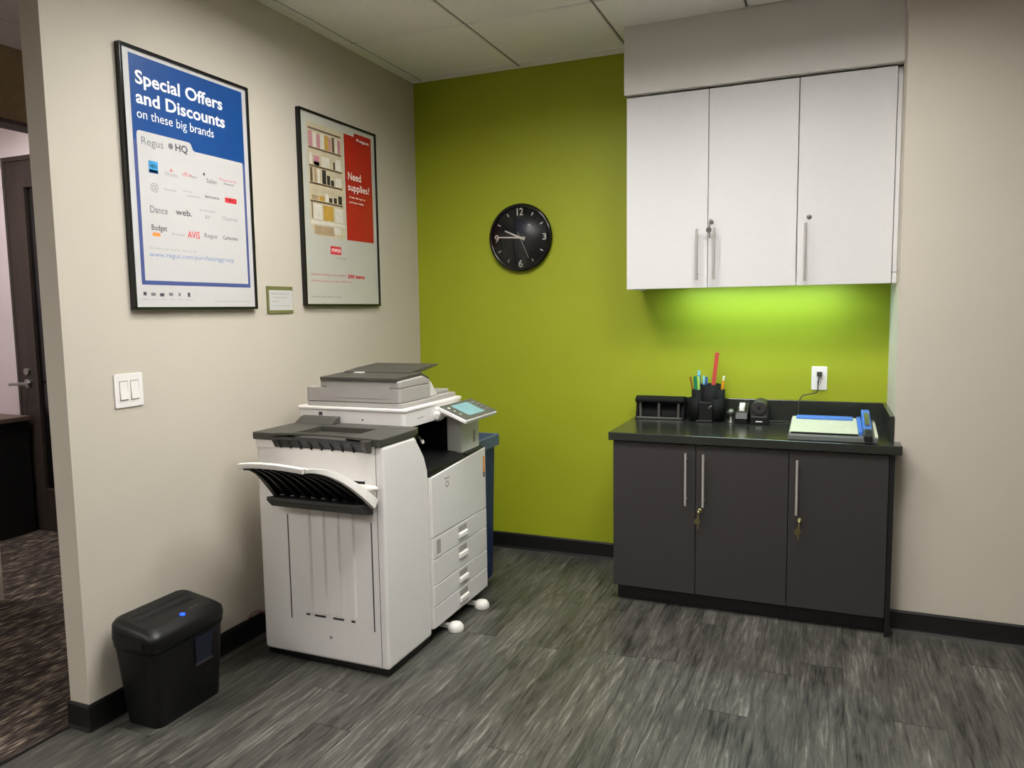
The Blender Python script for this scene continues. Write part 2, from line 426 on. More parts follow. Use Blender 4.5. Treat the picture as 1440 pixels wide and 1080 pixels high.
for yy in ys[1:-1]: tees.box(.004, XR if yy < -DR else (1.338 if yy > -.352 else W), yy-.007, yy+.007, H+.0062, H+.0298)
# wall angle
tees.box(0, .012, YE, 0, H-.0015, H+.0055, 1); tees.box(.012, 1.338, -.012, 0, H-.0015, H+.0055, 1); tees.box(W, XR, -DR-.012, -DR, H-.0015, H+.0055, 1)
tees.build('ceiling_grid', ['tee', 'tile'], ceil)
# passage side
cxs = [gx0-G*k for k in range(0, 7)]; tees = MB()
for i in range(6):
    for j in range(len(ys)-1):
        x1, x0 = cxs[i], cxs[i+1]; y0, y1 = ys[j+1], ys[j]
        if y0 > -.7: continue
        y1 = min(y1, -.70)
        if i == 0:
            if y1 > YE: x1 = -.088
            else: x1 = 0
        if (-i-1, j-1) in LIGHTS_C: troffer((x0+x1)/2, (y0+y1)/2, (-i-1, j-1)); continue
        if x0 < -1.6 < x1 or x0 < -1.48 < x1:
            if y0 > -3.25: tile(x0, -1.60, y0, y1); tile(-1.48, x1, y0, y1); continue
        tile(x0, x1, y0, y1)
for xx in cxs[1:]: tees.box(xx-.007, xx+.007, YB, -.70, H+.006, H+.03)
for yy in ys[2:-1]: tees.box(-3.6, -.088 if yy > YE else 0, yy-.007, yy+.007, H+.0062, H+.0298)
tees.build('ceiling_grid', 'tee', ceil)

# glazed door of the passage
d = bpy.data.objects.new('door_1', None); C.objects.link(d); d.location = (-2.05, -.70, 0); d['kind'] = 'structure'
fr = MB(); fr.box(-2.575, -2.55, -.715, -.62, 0, 2.385); fr.box(-1.555, -1.53, -.715, -.62, 0, 2.385); fr.box(-2.55, -1.555, -.715, -.62, 2.355, 2.385)
fr.build('door_frame', 'wood_dark', d, bev=.003)
lf = MB(); lf.box(-2.548, -2.385, -.712, -.66, .005, 2.353); lf.box(-1.72, -1.557, -.712, -.66, .005, 2.353)
lf.box(-2.385, -1.72, -.712, -.66, .005, .28); lf.box(-2.385, -1.72, -.712, -.66, 2.19, 2.353)
lf.build('door_leaf', 'wood_dark', d, bev=.002)
MB().box(-2.385, -1.72, -.692, -.68, .28, 2.19).build('pane', 'glass_dark', d)
hl = MB(); hl.cyl((-2.47, -.712, .965), (-2.47, -.725, .965), .028, seg=20); hl.cyl((-2.47, -.725, .965), (-2.47, -.765, .965), .011)
hl.tube([(-2.47, -.762, .965), (-2.50, -.766, .963), (-2.55, -.764, .961), (-2.585, -.760, .958)], .010); hl.cyl((-2.47, -.712, 1.04), (-2.47, -.728, 1.04), .022)
hl.tube([(-2.47, -.762, .965), (-2.44, -.764, .965), (-2.40, -.760, .963)], .010)
hl.build('door_handle', 'steel', d)

# ================================================================== UPPER CABINETS
UZ0, UZ1, UY = 1.479, 2.385, -.3215
def bar_handle(mb, x, z0, z1, y, r=.006, out=.032, mi=0):
    mb.cyl((x, y-out, z0), (x, y-out, z1), r, seg=14, mi=mi)
    for z in (z0+.028, z1-.028): mb.cyl((x, y, z), (x, y-out, z), r*.75, seg=10, mi=mi)
    return mb
def lock(parent, x, z, y, brassy, key):
    m = 'brass' if brassy else 'steel_dull'
    lk = MB().lathe((x, y, z), (0, -1, 0), [(0, .0105), (.004, .0105), (.006, .009), (.006, .0035)], 18)
    lk.build('lock', m, parent)
    if key:
        k = MB(); k.box(x-.0012, x+.0012, y-.03, y-.004, z-.004, z+.004)
        k.lathe((x-.0015, y-.036, z), (1, 0, 0), [(0, .011), (.003, .011)], 16)
        k.box(x-.005, x+.001, y-.040, y-.036, z-.030, z-.008)
        k.lathe((x-.007, y-.038, z-.04), (.35, -1, 0), [(0, .013), (.0022, .013)], 16)
        k.cyl((x-.003, y-.038, z-.052), (x-.003, y-.038, z-.078), .003, seg=8)
        k.build('key', m, parent)
u1 = thing('wall_cabinet', 'white two-door wall cabinet under the soffit, left of the single-door one', 'cabinet', (1.73, -.15, UZ0), 'white wall cabinets under the soffit')
c = MB(); c.box(1.344, 2.118, -.302, -.002, UZ0+.040, UZ1); c.box(1.344, 1.362, -.302, -.002, UZ0, UZ0+.040); c.box(1.363, 2.118, -.302, -.290, UZ0+.003, UZ0+.0395); c.build('carcass', 'lam_white', u1, bev=.001)
for i, (a, b) in enumerate(((1.344, 1.7285), (1.7315, 2.1185))):
    dr = MB().box(a, b, UY, UY+.018, UZ0, UZ1).build('door', 'lam_white', u1, bev=.0012)
    bar_handle(MB(), (1.684, 1.762)[i], 1.515, 1.750, UY).build('handle', 'handle', dr)
    if i: lock(dr, 1.746, 1.782, UY, False, True)
u2 = thing('wall_cabinet', 'white single-door wall cabinet under the soffit, beside the beige right wall', 'cabinet', (2.32, -.15, UZ0), 'white wall cabinets under the soffit')
MB().box(2.120, 2.5255, -.302, -.002, UZ0+.040, UZ1).box(2.1185, 2.5255, -.302, -.290, UZ0+.003, UZ0+.0395).build('carcass', 'lam_white', u2, bev=.001)
dr = MB().box(2.1225, 2.5055, UY, UY+.018, UZ0, UZ1).build('door', 'lam_white', u2, bev=.0012)
bar_handle(MB(), 2.157, 1.497, 1.752, UY).build('handle', 'handle', dr); lock(dr, 2.170, 1.780, UY, False, False)
MB().box(2.509, 2.526, UY+.004, UY+.018, UZ0+.048, UZ1-.03).build('filler_strip', 'lam_white', u2, bev=.001)
MB().box(2.509, 2.526, UY+.004, UY+.018, UZ0, UZ0+.044).build('filler_strip', 'lam_white', u2, bev=.001)
ul = thing('under_cabinet_light', 'slim lit strip light under the white wall cabinets', 'light', (1.93, -.14, UZ0+.012))
MB().box(1.55, 2.36, -.190, -.110, UZ0+.018, UZ0+.0395).build('housing', 'fixture', ul, bev=.002)
MB().box(1.57, 2.34, -.182, -.118, UZ0+.013, UZ0+.018).build('diffuser', 'lens_under', ul)

# ================================================================== BASE CABINETS + COUNTERTOP
BZ0, BZ1, BY = .0815, .777, -.581
b1 = thing('base_cabinet', 'dark grey two-door base cabinet at the left, one brass key in its right door', 'cabinet', (1.73, -.3, 0), 'dark grey base cabinets under the counter')
MB().box(1.344, 2.117, BY+.019, -.002, BZ0, BZ1).build('carcass', 'lam_grey', b1)
MB().box(1.352, 2.117, BY+.055, -.02, 0, BZ0-.0005).build('toe_kick', 'toe', b1)
for i, (a, b) in enumerate(((1.344, 1.7235), (1.7265, 2.1165))):
    dr = MB().box(a, b, BY, BY+.018, BZ0, BZ1-.006).build('door', 'lam_grey', b1, bev=.0012)
    bar_handle(MB(), (1.684, 1.762)[i], .498, .737, BY, r=.0055).build('handle', 'handle', dr)
    if i: lock(dr, 1.745, .474, BY, True, True)
b2 = thing('base_cabinet', 'dark grey single-door base cabinet with black end panel beside the right wall', 'cabinet', (2.32, -.3, 0), 'dark grey base cabinets under the counter')
MB().box(2.119, 2.502, BY+.019, -.002, BZ0, BZ1).build('carcass', 'lam_grey', b2)
MB().box(2.119, 2.505, BY+.055, -.02, 0, BZ0-.0005).build('toe_kick', 'toe', b2)
dr = MB().box(2.1195, 2.504, BY, BY+.018, BZ0, BZ1-.006).build('door', 'lam_grey', b2, bev=.0012)
bar_handle(MB(), 2.1525, .498, .735, BY, r=.0055).build('handle', 'handle', dr); lock(dr, 2.166, .468, BY, True, True)
MB().box(2.5065, 2.5255, BY+.003, -.002, 0, BZ1).build('end_panel', 'lam_edge', b2)
ct = thing('countertop', 'dark speckled laminate countertop with raised back and side splash', 'countertop', (1.93, -.3, .777))
MB().prism([(1.324, -.001), (1.324, -.598), (2.55, -.598), (2.55, -.4865), (2.5255, -.4865), (2.5255, -.001)], 'z', .7772, .815).build('worktop', 'counter', ct, bev=.003)
MB().box(1.324, 2.5255, -.020, -.001, .8152, .921).build('backsplash', 'counter', ct, bev=.002)
MB().box(2.507, 2.5255, -.484, -.0205, .8152, .921).build('side_splash', 'counter', ct, bev=.002)

# ================================================================== POSTERS
def framed(name, label, y0, y1, z0, z1, fw, loc, paper='paper'):
    t = thing(name, label, 'poster', loc, 'framed posters on the left wall')
    f = MB(); d0, d1 = .0, .024
    f.box(d0, d1, y0, y1, z1-fw, z1); f.box(d0, d1, y0, y1, z0, z0+fw); f.box(d0, d1, y0, y0+fw, z0+fw, z1-fw); f.box(d0, d1, y1-fw, y1, z0+fw, z1-fw)
    f.build('frame', 'black_gloss', t, bev=.0015)
    MB().box(.001, .016, y0+fw, y1-fw, z0+fw, z1-fw).build('poster_sheet', paper, t)
    return t
PX = .0162
P1 = framed('framed_poster', 'large blue and white framed poster of special offers, left of the small sign', -2.040, -1.420, 1.408, 2.316, .010, (0, -1.73, 1.408))
y0, y1, z0, z1 = -2.030, -1.430, 1.418, 2.306
def L1(u): return y0+u*(y1-y0)
def V1(v): return z0+v*(z1-z0)
# v measured from the photograph: 0 bottom of sheet, 1 top
def quad(mb, u0, u1, v0, v1, mi=0, fy=L1, fz=V1, dx=0): mb.box(PX-.0002, PX+.0003+dx, fy(u0), fy(u1), fz(v0), fz(v1), mi)
bl = MB(); quad(bl, .050, .962, .655, .983); quad(bl, .050, .075, .106, .655, 1); quad(bl, .940, .962, .106, .655, 1); quad(bl, .050, .962, .089, .106, 1)
bl.build('blue_print', ['print_blue', 'print_blue_dk'], P1)
wp = MB(); wp.prism([(L1(a), V1(b)) for a, b in [(.075, .106), (.940, .106), (.940, .655), (.936, .661), (.520, .661), (.503, .664), (.492, .675), (.486, .687), (.472, .694), (.092, .694), (.079, .688), (.075, .676)]], 'x', PX+.0002, PX+.0006)
wp.build('white_print', 'paper', P1)
PO = PX+.0007
def T1(s, u, v, u2, mi, h=None, bold=0): return text('lettering', s, (PO, L1(u), V1(v)), 'x', (u2-u)*(y1-y0), mi, P1, h*(z1-z0) if h else None, bold)
T1('Special Offers', .088, .856, .775, 'ink_white', .070, .022)
T1('and Discounts', .086, .797, .790, 'ink_white', .052, .022)
T1('on these big brands', .086, .730, .686, 'ink_white', .048)
T1('Regus', .106, .632, .266, 'ink_grey', .040)
T1('HQ', .358, .640, .455, 'ink_dark', .036, .02)
lg = MB(); lg.lathe((PO, L1(.322), V1(.660)), (1, 0, 0), [(0, .011), (.0003, .011)], 16, 0); lg.build('logo', 'ink_grey', P1)
def logo(sh, col): mb = MB(); [quad(mb, *q, dx=.0006) for q in sh]; return mb.build('logo', col, P1)
logo([(.148, .216, .541, .584)], 'print_cyan'); logo([(.148, .216, .536, .549)], 'print_blue')
logo([(.757, .865, .468, .491)], 'ink_red')
T1('AMEX', .154, .556, .210, 'ink_white', .016, .02)
rows = [('Works', .262, .536, .365, 'ink_light', .017), ('\u25B2', .30, .556, .33, 'ink_pink', .014), ('office', .400, .549, .475, 'ink_pink', .018), ('Depot', .465, .546, .52, 'ink_grey', .013),
        ('Sales', .600, .540, .690, 'ink_grey', .020), ('\u2666', .572, .566, .592, 'ink_dark', .016), ('Postcard', .715, .562, .868, 'ink_pink', .011), ('Rental', .755, .546, .845, 'ink_grey', .011),
        ('@', .150, .460, .212, 'ink_light', .038), ('hotels', .255, .476, .345, 'ink_light', .010), ('conference', .395, .484, .475, 'ink_light', .008), ('network', .43, .466, .54, 'ink_light', .010),
        ('lenovo', .582, .474, .705, 'ink_dark', .014), ('STAPLES', .775, .474, .850, 'ink_white', .011),
        ('Dance', .140, .378, .270, 'ink_grey', .028), ('web.', .332, .383, .463, 'ink_dark', .026), ('business', .530, .414, .66, 'ink_light', .010), ('air', .57, .384, .62, 'ink_light', .018),
        ('Chauncet', .721, .388, .866, 'ink_light', .018),
        ('Budget', .143, .302, .258, 'ink_dark', .030), ('hotel', .295, .297, .39, 'ink_light', .010), ('AVIS', .418, .292, .518, 'ink_red', .030), ('Regus', .558, .296, .670, 'ink_grey', .024),
        ('Carbonite', .720, .302, .858, 'ink_dark', .016)]
for s, u, v, wd, mi, h in rows: T1(s, u, v, wd, mi, h, .01)
logo([(.148, .205, .285, .300)], 'ink_orange')
T1('To find out more, visit us at', .118, .230, .484, 'ink_light', .012)
T1('www.regus.com/purchasinggroup', .115, .196, .812, 'ink_blue', .026)
for k, (a, b, lo_, hi_) in enumerate([(.056, .078, .046, .060), (.112, .145, .045, .057), (.176, .208, .043, .056), (.245, .275, .046, .058), (.320, .335, .045, .058), (.393, .412, .042, .060)]):
    ic = MB(); quad(ic, a, b, lo_, hi_); ic.build('icon', 'ink_dark' if k in (0, 2, 5) else 'ink_grey', P1)
T1('Offices   Lounge   Rooms   Video   Virtual   Recovery', .045, .026, .44, 'ink_light', .008)
T1('The world\u2019s largest provider of workspace', .613, .020, .95, 'ink_light', .008)

P2 = framed('framed_poster', 'framed poster with a red panel and shelf picture, nearest the green wall', -1.092, -.458, 1.420, 2.322, .010, (0, -.775, 1.42), 'paper2')
q0, q1, s0, s1 = -1.082, -.468, 1.430, 2.312
def L2(u): return q0+u*(q1-q0)
def V2(v): return s0+v*(s1-s0)
def q2(mb, u0, u1, v0, v1, mi=0, dx=0): quad(mb, u0, u1, v0, v1, mi, L2, V2, dx)
rd = MB(); q2(rd, .557, .950, .363, .955); q2(rd, .700, .950, .955, .975); rd.build('red_print', 'print_red', P2)
sp = MB()
pts = [(.080, .955), (.078, .44), (.10, .395), (.14, .373), (.20, .364), (.540, .364), (.540, .955)]
sp.prism([(L2(a), V2(b)) for a, b in pts], 'x', PX, PX+.0004)
sp.build('shelf_picture', 'shelf_cream', P2)
it = MB(); PXs = PX
def q3(u0, u1, v0, v1, mi): it.box(PX+.0002, PX+.0008, L2(u0), L2(u1), V2(v0), V2(v1), mi)
# shelves: 0 brown 1 pink 2 ochre 3 purple 4 black 5 tan 6 white
for v in (.918, .818, .724, .634, .540): q3(.092, .510, v, v+.010, 0)
q3(.105, .115, .455, .54, 0)
for k, (a, b, c) in enumerate([(.095, .14, 1), (.15, .19, 6), (.195, .235, 1), (.24, .29, 6), (.295, .345, 2), (.35, .375, 1), (.39, .42, 0), (.43, .46, 6), (.465, .50, 1)]): q3(a, b, .830, .910-.004*(k % 3), c)
for a, b, c, h in [(.10, .13, 6, .06), (.15, .22, 1, .050), (.15, .22, 3, .020), (.25, .35, 6, .055), (.40, .42, 4, .04), (.43, .50, 6, .06)]: q3(a, b, .736, .736+h, c)
for a, b, c, h in [(.10, .13, 0, .075), (.15, .18, 5, .075), (.19, .22, 6, .07), (.25, .30, 4, .075), (.31, .35, 4, .05), (.36, .40, 4, .03), (.42, .50, 6, .05)]: q3(a, b, .646, .646+h, c)
for a, b, c, h in [(.11, .19, 5, .025), (.20, .27, 2, .025), (.28, .32, 6, .045), (.33, .37, 4, .025), (.39, .43, 4, .03), (.45, .50, 4, .045)]: q3(a, b, .553, .553+h, c)
for a, b, c, h in [(.13, .23, 6, .08), (.25, .38, 2, .08), (.40, .51, 6, .075)]: q3(a, b, .452, .452+h, c)
q3(.09, .53, .425, .445, 6); q3(.13, .38, .372, .418, 5); q3(.38, .47, .385, .43, 6)
it.build('shelf_items', ['shelf_brown', 'p_pink', 'p_ochre', 'p_purple', 'p_black', 'p_tan', 'p_white'], P2)['kind'] = 'stuff'
def T2(s, u, v, u2, mi, h=None, bold=0): return text('lettering', s, (PX+.0008, L2(u), V2(v)), 'x', (u2-u)*(q1-q0), mi, P2, h*(s1-s0) if h else None, bold)
T2('Regus', .735, .928, .915, 'ink_white', .022, .01)
T2('Need', .597, .705, .780, 'ink_white', .044, .005)
T2('supplies?', .592, .632, .905, 'ink_white', .054, .005)
T2('Order through us', .603, .600, .836, 'ink_white', .014, .01); T2('and save today', .601, .572, .810, 'ink_white', .014, .01)
sr = MB(); q2(sr, .324, .466, .273, .318); sr.build('logo', 'ink_red', P2); T2('STAPLES', .336, .287, .455, 'ink_white', .018, .02)
T2('Advantage', .392, .248, .532, 'ink_grey', .010)
T2('Save today on over', .062, .148, .524, 'ink_pink', .020); T2('200 items', .542, .146, .790, 'ink_red', .022, .03)
T2('when you order with us', .059, .114, .606, 'ink_pink', .018); T2('Ask our team about savings', .054, .032, .446, 'ink_grey', .012)

sg = thing('wall_sign', 'small olive-edged notice between the two framed posters', 'sign', (0, -1.25, 1.39))
MB().box(0, .006, -1.340, -1.168, 1.388, 1.507).build('plaque', 'olive', sg, bev=.001)
MB().box(.006, .0072, -1.328, -1.172, 1.402, 1.490).build('paper_insert', 'paper', sg)
for k, (s, wd) in enumerate([('Please ask a member of staff', .115), ('for help with copying or', .10), ('printing', .04), ('Thank you for your help', .115)]):
    text('lettering', s, (.0073, -1.312+.004*(k % 2), 1.472-.018*k), 'x', wd, 'ink_grey', sg, .007)

# ================================================================== LIGHT SWITCH, OUTLET
sw = thing('light_switch', 'white double rocker switch plate below the blue poster', 'switch', (0, -2.072, 1.127))
MB().prism(rr2(-2.131, -2.014, 1.070, 1.187, .006), 'x', 0, .006).build('plate', 'plate_white', sw, bev=.0015)
for yc in (-2.095, -2.050):
    fr = MB().box(.006, .0066, yc-.0175, yc+.0175, 1.094, 1.163).build('rocker_frame', 'plate_shadow', sw)  # shade line round each rocker, painted in as a darker plate grey
    MB().prism([(.0066, 1.097), (.0115, 1.0985), (.0082, 1.128), (.0072, 1.160), (.0066, 1.160)], 'y', yc-.0155, yc+.0155).build('rocker', 'plate_white', sw, bev=.0006)
ou = thing('wall_outlet', 'white electrical outlet on the green wall above the counter', 'outlet', (2.225, 0, 1.03))
MB().prism(rr2(2.190, 2.261, .975, 1.090, .005), 'y', -.006, 0).build('plate', 'plate_white', ou, bev=.0015)
for zz in (1.010, 1.055):
    sk = MB().prism(rr2(2.209, 2.242, zz-.015, zz+.015, .008), 'y', -.0075, -.006).build('socket', 'plate_white', ou)
    if zz < 1.03:
        h = MB(); h.box(2.217, 2.2195, -.0078, -.0074, zz-.003, zz+.008); h.box(2.231, 2.2335, -.0078, -.0074, zz-.003, zz+.008); h.cyl((2.2255, -.0074, zz-.008), (2.2255, -.0078, zz-.008), .0025, seg=8)
        h.build('slots', 'dark_hole', sk)
pc = thing('power_cord', 'thin grey cord plugged into the outlet, dropping behind the paper trimmer', 'cord', (2.225, -.03, .93))
MB().box(2.214, 2.238, -.032, -.0076, 1.044, 1.066).build('plug', 'cord_grey', pc, bev=.003)
def smooth_path(P, n=8):
    P = [Vector(p) for p in P]; out = []
    for i in range(len(P)-1):
        a, b, c, d = P[max(i-1, 0)], P[i], P[i+1], P[min(i+2, len(P)-1)]
        for k in range(n):
            t = k/n; out.append(.5*((2*b)+(c-a)*t+(2*a-5*b+4*c-d)*t*t+(3*b-a-3*c+d)*t**3))
    return out+[P[-1]]
MB().tube(smooth_path([(2.226, -.030, 1.044), (2.221, -.036, 1.005), (2.217, -.030, .968), (2.185, -.026, .955), (2.155, -.026, .948), (2.138, -.028, .922), (2.134, -.031, .87), (2.125, -.035, .822), (2.07, -.05, .8192), (2.0, -.06, .8192)]), .0028).build('cord', 'cord_grey', pc)

# ================================================================== CLOCK
CX, CZ = .665, 1.787
R_ = .188
ck = thing('wall_clock', 'round black wall clock with white numerals on the green wall', 'clock', (CX, 0, CZ))
MB().lathe((CX, 0, CZ), (0, -1, 0), [(0, R_*.96), (.018, R_), (.028, R_*.99), (.034, R_*.95), (.034, R_*.90), (.022, R_*.88)], 64, caps=False).build('rim', 'black_gloss', ck)
MB().lathe((CX, 0, CZ), (0, -1, 0), [(.001, R_*.93), (.0205, R_*.93), (.0205, .001)], 64, caps=False).build('face', 'clock_face', ck)
FY = -.0207
for s, ang, h in (('12', 0, .040), ('3', 90, .036), ('6', 180, .042), ('9', 270, .042)):
    a = math.radians(ang); rr = R_*.76; wd = h*(.95 if len(s) == 2 else .62)
    text('numeral', s, (CX+math.sin(a)*rr-wd/2, FY, CZ+math.cos(a)*rr-h/2), 'y', wd, 'p_white', ck, h, .012)
for k in range(12):
    if k % 3 == 0: continue
    a = math.radians(30*k); u = Vector((math.sin(a), 0, math.cos(a))); v = Vector((math.cos(a), 0, -math.sin(a))); c0 = Vector((CX, FY, CZ))
    p = [c0+u*R_*.72+v*.0025, c0+u*R_*.72-v*.0025, c0+u*R_*.82-v*.0035, c0+u*R_*.82+v*.0035]
    MB().hexa(p, [q+Vector((0, -.0006, 0)) for q in p]).build('hour_mark', 'p_white', ck)
def hand(name, ang, L, tail, w0, w1, y, m):
    a = math.radians(ang); u = Vector((math.sin(a), 0, math.cos(a))); v = Vector((math.cos(a), 0, -math.sin(a))); c0 = Vector((CX, y, CZ))
    p = [c0-u*tail-v*w0, c0-u*tail+v*w0, c0+u*L+v*w1, c0+u*L-v*w1]
    MB().hexa(p, [q+Vector((0, -.0012, 0)) for q in p]).build(name, m, ck)
hand('hour_hand', 294, .10, .028, .0058, .0038, FY-.001, 'p_white')
hand('minute_hand', 273, .135, .030, .0052, .003, FY-.003, 'p_white')
hand('second_hand', 156, .125, .035, .0014, .0010, FY-.005, 'steel')
MB().lathe((CX, FY, CZ), (0, -1, 0), [(0, .007), (.007, .007)], 16).build('hub', 'p_white', ck)
MB().lathe((CX, 0, CZ), (0, -1, 0), [(.0325, R_*.90), (.036, R_*.78), (.040, R_*.5), (.0415, R_*.25), (.042, .001)], 64, caps=False).build('glass', 'clock_glass', ck)

# ================================================================== PHOTOCOPIER
cp = thing('photocopier', 'white office photocopier with grey feeder and side finisher against the left wall', 'photocopier', (.44, -1.2, 0))
XF = .765
# --- finisher
fb = MB(); prof = [(-1.634, .030), (-1.296, .030), (-1.296, .735), (-1.322, .800), (-1.392, .893), (-1.634, .893)]
fb.prism(prof, 'x', .165, .754)
fin = fb.build('finisher', 'copier_white', cp, bev=.012, seg=3)
MB().box(.175, .744, -1.622, -1.30, .008, .0295).build('finisher_base', 'black_plastic', fin)
MB().box(.170, .722, -1.640, -1.632, .862, .893).build('upper_lip', 'copier_white', fin, bev=.002)
g = MB(); g.box(.3035, .3085, -1.6348, -1.6335, .175, .60); g.box(.691, .696, -1.6348, -1.6335, .175, .60); g.box(.7215, .7235, -1.6346, -1.6335, .04, .89)
for a, b in ((.378, .395), (.418, .470), (.505, .555), (.590, .607)): g.box(a, b, -1.6347, -1.6335, .198, .206)
g.build('grooves', 'dark_grey', fin)
MB().lathe((.492, -1.634, .124), (0, -1, 0), [(0, .006), (.002, .006), (.002, .001)], 12).build('screw', 'steel', fin)
for i in range(4):
    xa = .385+.067*i; rb_ = MB(); rb_.prism([(xa, -1.634), (xa+.006, -1.6420), (xa+.026, -1.6420), (xa+.032, -1.634)], 'z', .215, .655)
    rb_.build('rib', 'copier_white', fin)
# slot with light lip and release lever
sl = MB(); sl.box(.500, .672, -1.6355, -1.633, .742, .757); sl.build('paper_slot', 'dark_hole', fin)
MB().box(.455, .672, -1.642, -1.634, .758, .768).build('slot_lip', 'copier_white', fin, bev=.002)
lv = MB(); lv.lathe((.595, -1.652, .738), (1, 0, 0), [(0, .006), (.01, .010), (.04, .012), (.10, .013), (.135, .010), (.146, .004)], 16); lv.cyl((.600, -1.634, .742), (.600, -1.655, .742), .008, seg=12)
lv.build('lever', 'copier_white2', fin)
# dark top cover: frame around an opening
tc_ = MB(); tc_.box(.160, .330, -1.645, -1.335, .8935, .922); tc_.box(.600, .7545, -1.645, -1.40, .8935, .922); tc_.box(.330, .600, -1.43, -1.335, .8935, .922)
tc_.box(.330, .600, -1.645, -1.43, .8935, .900); tc_.prism([(.600, -1.40), (.7545, -1.40), (.735, -1.335), (.600, -1.335)], 'z', .8935, .922)
tc_.build('top_cover', 'copier_dark', fin, bev=.004)
rb_ = MB(); rb_.prism([(-1.335, .922), (-1.40, .922), (-1.36, .945), (-1.335, .95)], 'x', .17, .36); rb_.build('cover_ridge', 'copier_dark', fin, bev=.002)
# upper tray: dark ribbed lip hanging over the front
def up_fn(u, v):
    x = .262+(.700-.262)*u; k = 1-(2*u-1)**2
    y = -1.600-.070*v*(.85+.15*k); z = .910+.010*k+.014*math.sin(v*PI*.5)
    return (x, y, z), (0, 0, 1)
ut = MB(); grid_surface(up_fn, 16, 6, .008, ut); ut.build('upper_tray', 'copier_dark', fin)
def up_ring(u):
    x = .272+(.690-.272)*u; k = 1-(2*u-1)**2; q = .868+.004*k
    return [(x, -1.641, .905), (x, -1.662-.008*k, .909+.008*k), (x, -1.668-.008*k, .902+.006*k), (x, -1.648, q), (x, -1.641, q)]
ub = MB().loft([up_ring(k/12) for k in range(13)], smooth=False); ub.build('tray_underside', 'black_tray', fin)
ub = MB()
for i in range(8):
    a = .300+.048*i; ub.prism([(-1.655, .893), (-1.674, .903), (-1.654, .868), (-1.648, .866)], 'x', a, a+.006, 0)
ub.build('tray_ribs', 'black_tray', fin)['kind'] = 'stuff'
MB().prism([(-1.641, .915), (-1.685, .920), (-1.680, .893), (-1.655, .868), (-1.641, .868)], 'x', .690, .712).build('tray_side', 'copier_dark', fin, bev=.002)
# lower tray
def lo(u, v):
    xl = .272+(.335-.272)*v**1.3; xr = .722+(.615-.722)*v**1.2
    x = xl+(xr-xl)*u; k = 1-(2*u-1)**2
    y = -1.640-.275*v-.015*k*v; z = .690+.170*math.sin(v*PI*.5)**1.0*.95+.012*k*v
    return Vector((x, y, z))
def lo_fn(u, v):
    p = lo(u, v); n = (lo(min(u+.01, 1), v)-lo(max(u-.01, 0), v)).cross(lo(u, min(v+.01, 1))-lo(u, max(v-.01, 0))).normalized()
    if n.z < 0: n = -n
    return p, n
lt = MB(); grid_surface(lo_fn, 18, 14, .012, lt, 0, 1); 
low = lt.build('lower_tray', ['copier_white2', 'black_tray'], fin)
rbm = MB()
for i in range(9):
    u = .06+.11*i; P = []
    for j in range(11):
        v = .06+.9*j/10; p, n = lo_fn(u, v); P.append((p-n*.012, p-n*.030*(1-.55*v)-n*.006))
    for j in range(10):
        a, b = P[j]; c_, d_ = P[j+1]; w_ = Vector((.006, 0, 0))
        rbm.hexa([a-w_, a+w_, c_+w_, c_-w_], [b-w_, b+w_, d_+w_, d_-w_])
rbm.build('tray_ribs', 'black_tray', fin)['kind'] = 'stuff'
rail = MB()
def rail_pts(u, wd, top, bot):
    R = []
    for j in range(15):
        v = j/14; p, n = lo_fn(u, v); t = Vector((wd, 0, 0)); th = bot*(1-.72*v)
        R.append([p+n*top-t, p+n*top+t, p-n*th+t, p-n*th-t])
    return R
rail.loft(rail_pts(1, .009, .005, .034), smooth=False); rail.build('tray_rail', 'copier_white2', fin, bev=.002)
rail = MB(); rail.loft(rail_pts(0, .006, .003, .026), smooth=False); rail.build('tray_rail', 'black_tray', fin)
rim = MB(); R = []
for i in range(19):
    p, n = lo_fn(i/18, 1); R.append([p+Vector((0, -.010, .006)), p+Vector((0, .008, .008)), p+Vector((0, .008, -.010)), p+Vector((0, -.008, -.012))])
rim.loft(R, smooth=False); rim.build('tray_rim', 'copier_white2', fin, bev=.002)
MB().prism([(-1.6345, .676), (-1.725, .690), (-1.728, .676), (-1.700, .648), (-1.6345, .632)], 'x', .285, .705).build('tray_bracket', 'dark_grey', fin, bev=.003)
# --- main body
MB().prism([(-1.296, .055), (-.757, .055), (-.757, .704), (-1.296, .704)], 'x', .130, XF-.006).build('body', 'copier_white2', cp, bev=.004)
MB().box(.18, XF-.05, -1.28, -.77, .035, .0548).build('base_plate', 'black_plastic', cp)
zs = [.058, .152, .243, .354, .446]
for k in range(4):
    a, b = zs[k]+.0015, zs[k+1]-.0015
    drw = MB().box(XF-.006, XF+.002, -1.294, -.759, a, b).build('drawer', 'copier_white', cp, bev=.0025)
    zc = (b-.012)
    h = MB(); h.box(XF+.0015, XF+.0024, -1.058, -.978, zc-.052+.014, zc); h.build('grip_recess', 'copier_grey', drw)
    MB().prism([(XF+.0022, zc-.052), (XF+.012, zc-.050), (XF+.010, zc-.032), (XF+.0022, zc-.026)], 'y', -1.060, -.976).build('grip', 'plate_white', drw, bev=.002)
    if k == 3:
        MB().box(XF+.002, XF+.003, -1.262, -1.228, a+.004, b-.012).build('paper_gauge', 'copier_grey', drw); MB().box(XF+.002, XF+.0045, -1.262, -1.228, a+.004, a+.014).build('paper_gauge', 'plate_white', drw)
dr = MB().prism([(-1.294, .4475), (-.759, .4475), (-.759, .741), (-1.294, .706)], 'x', XF-.006, XF+.002).build('front_door', 'copier_white', cp, bev=.004)
fx = (Vector((0, 1, 0)), Vector((0, 0, 1)), Vector((1, 0, 0)))
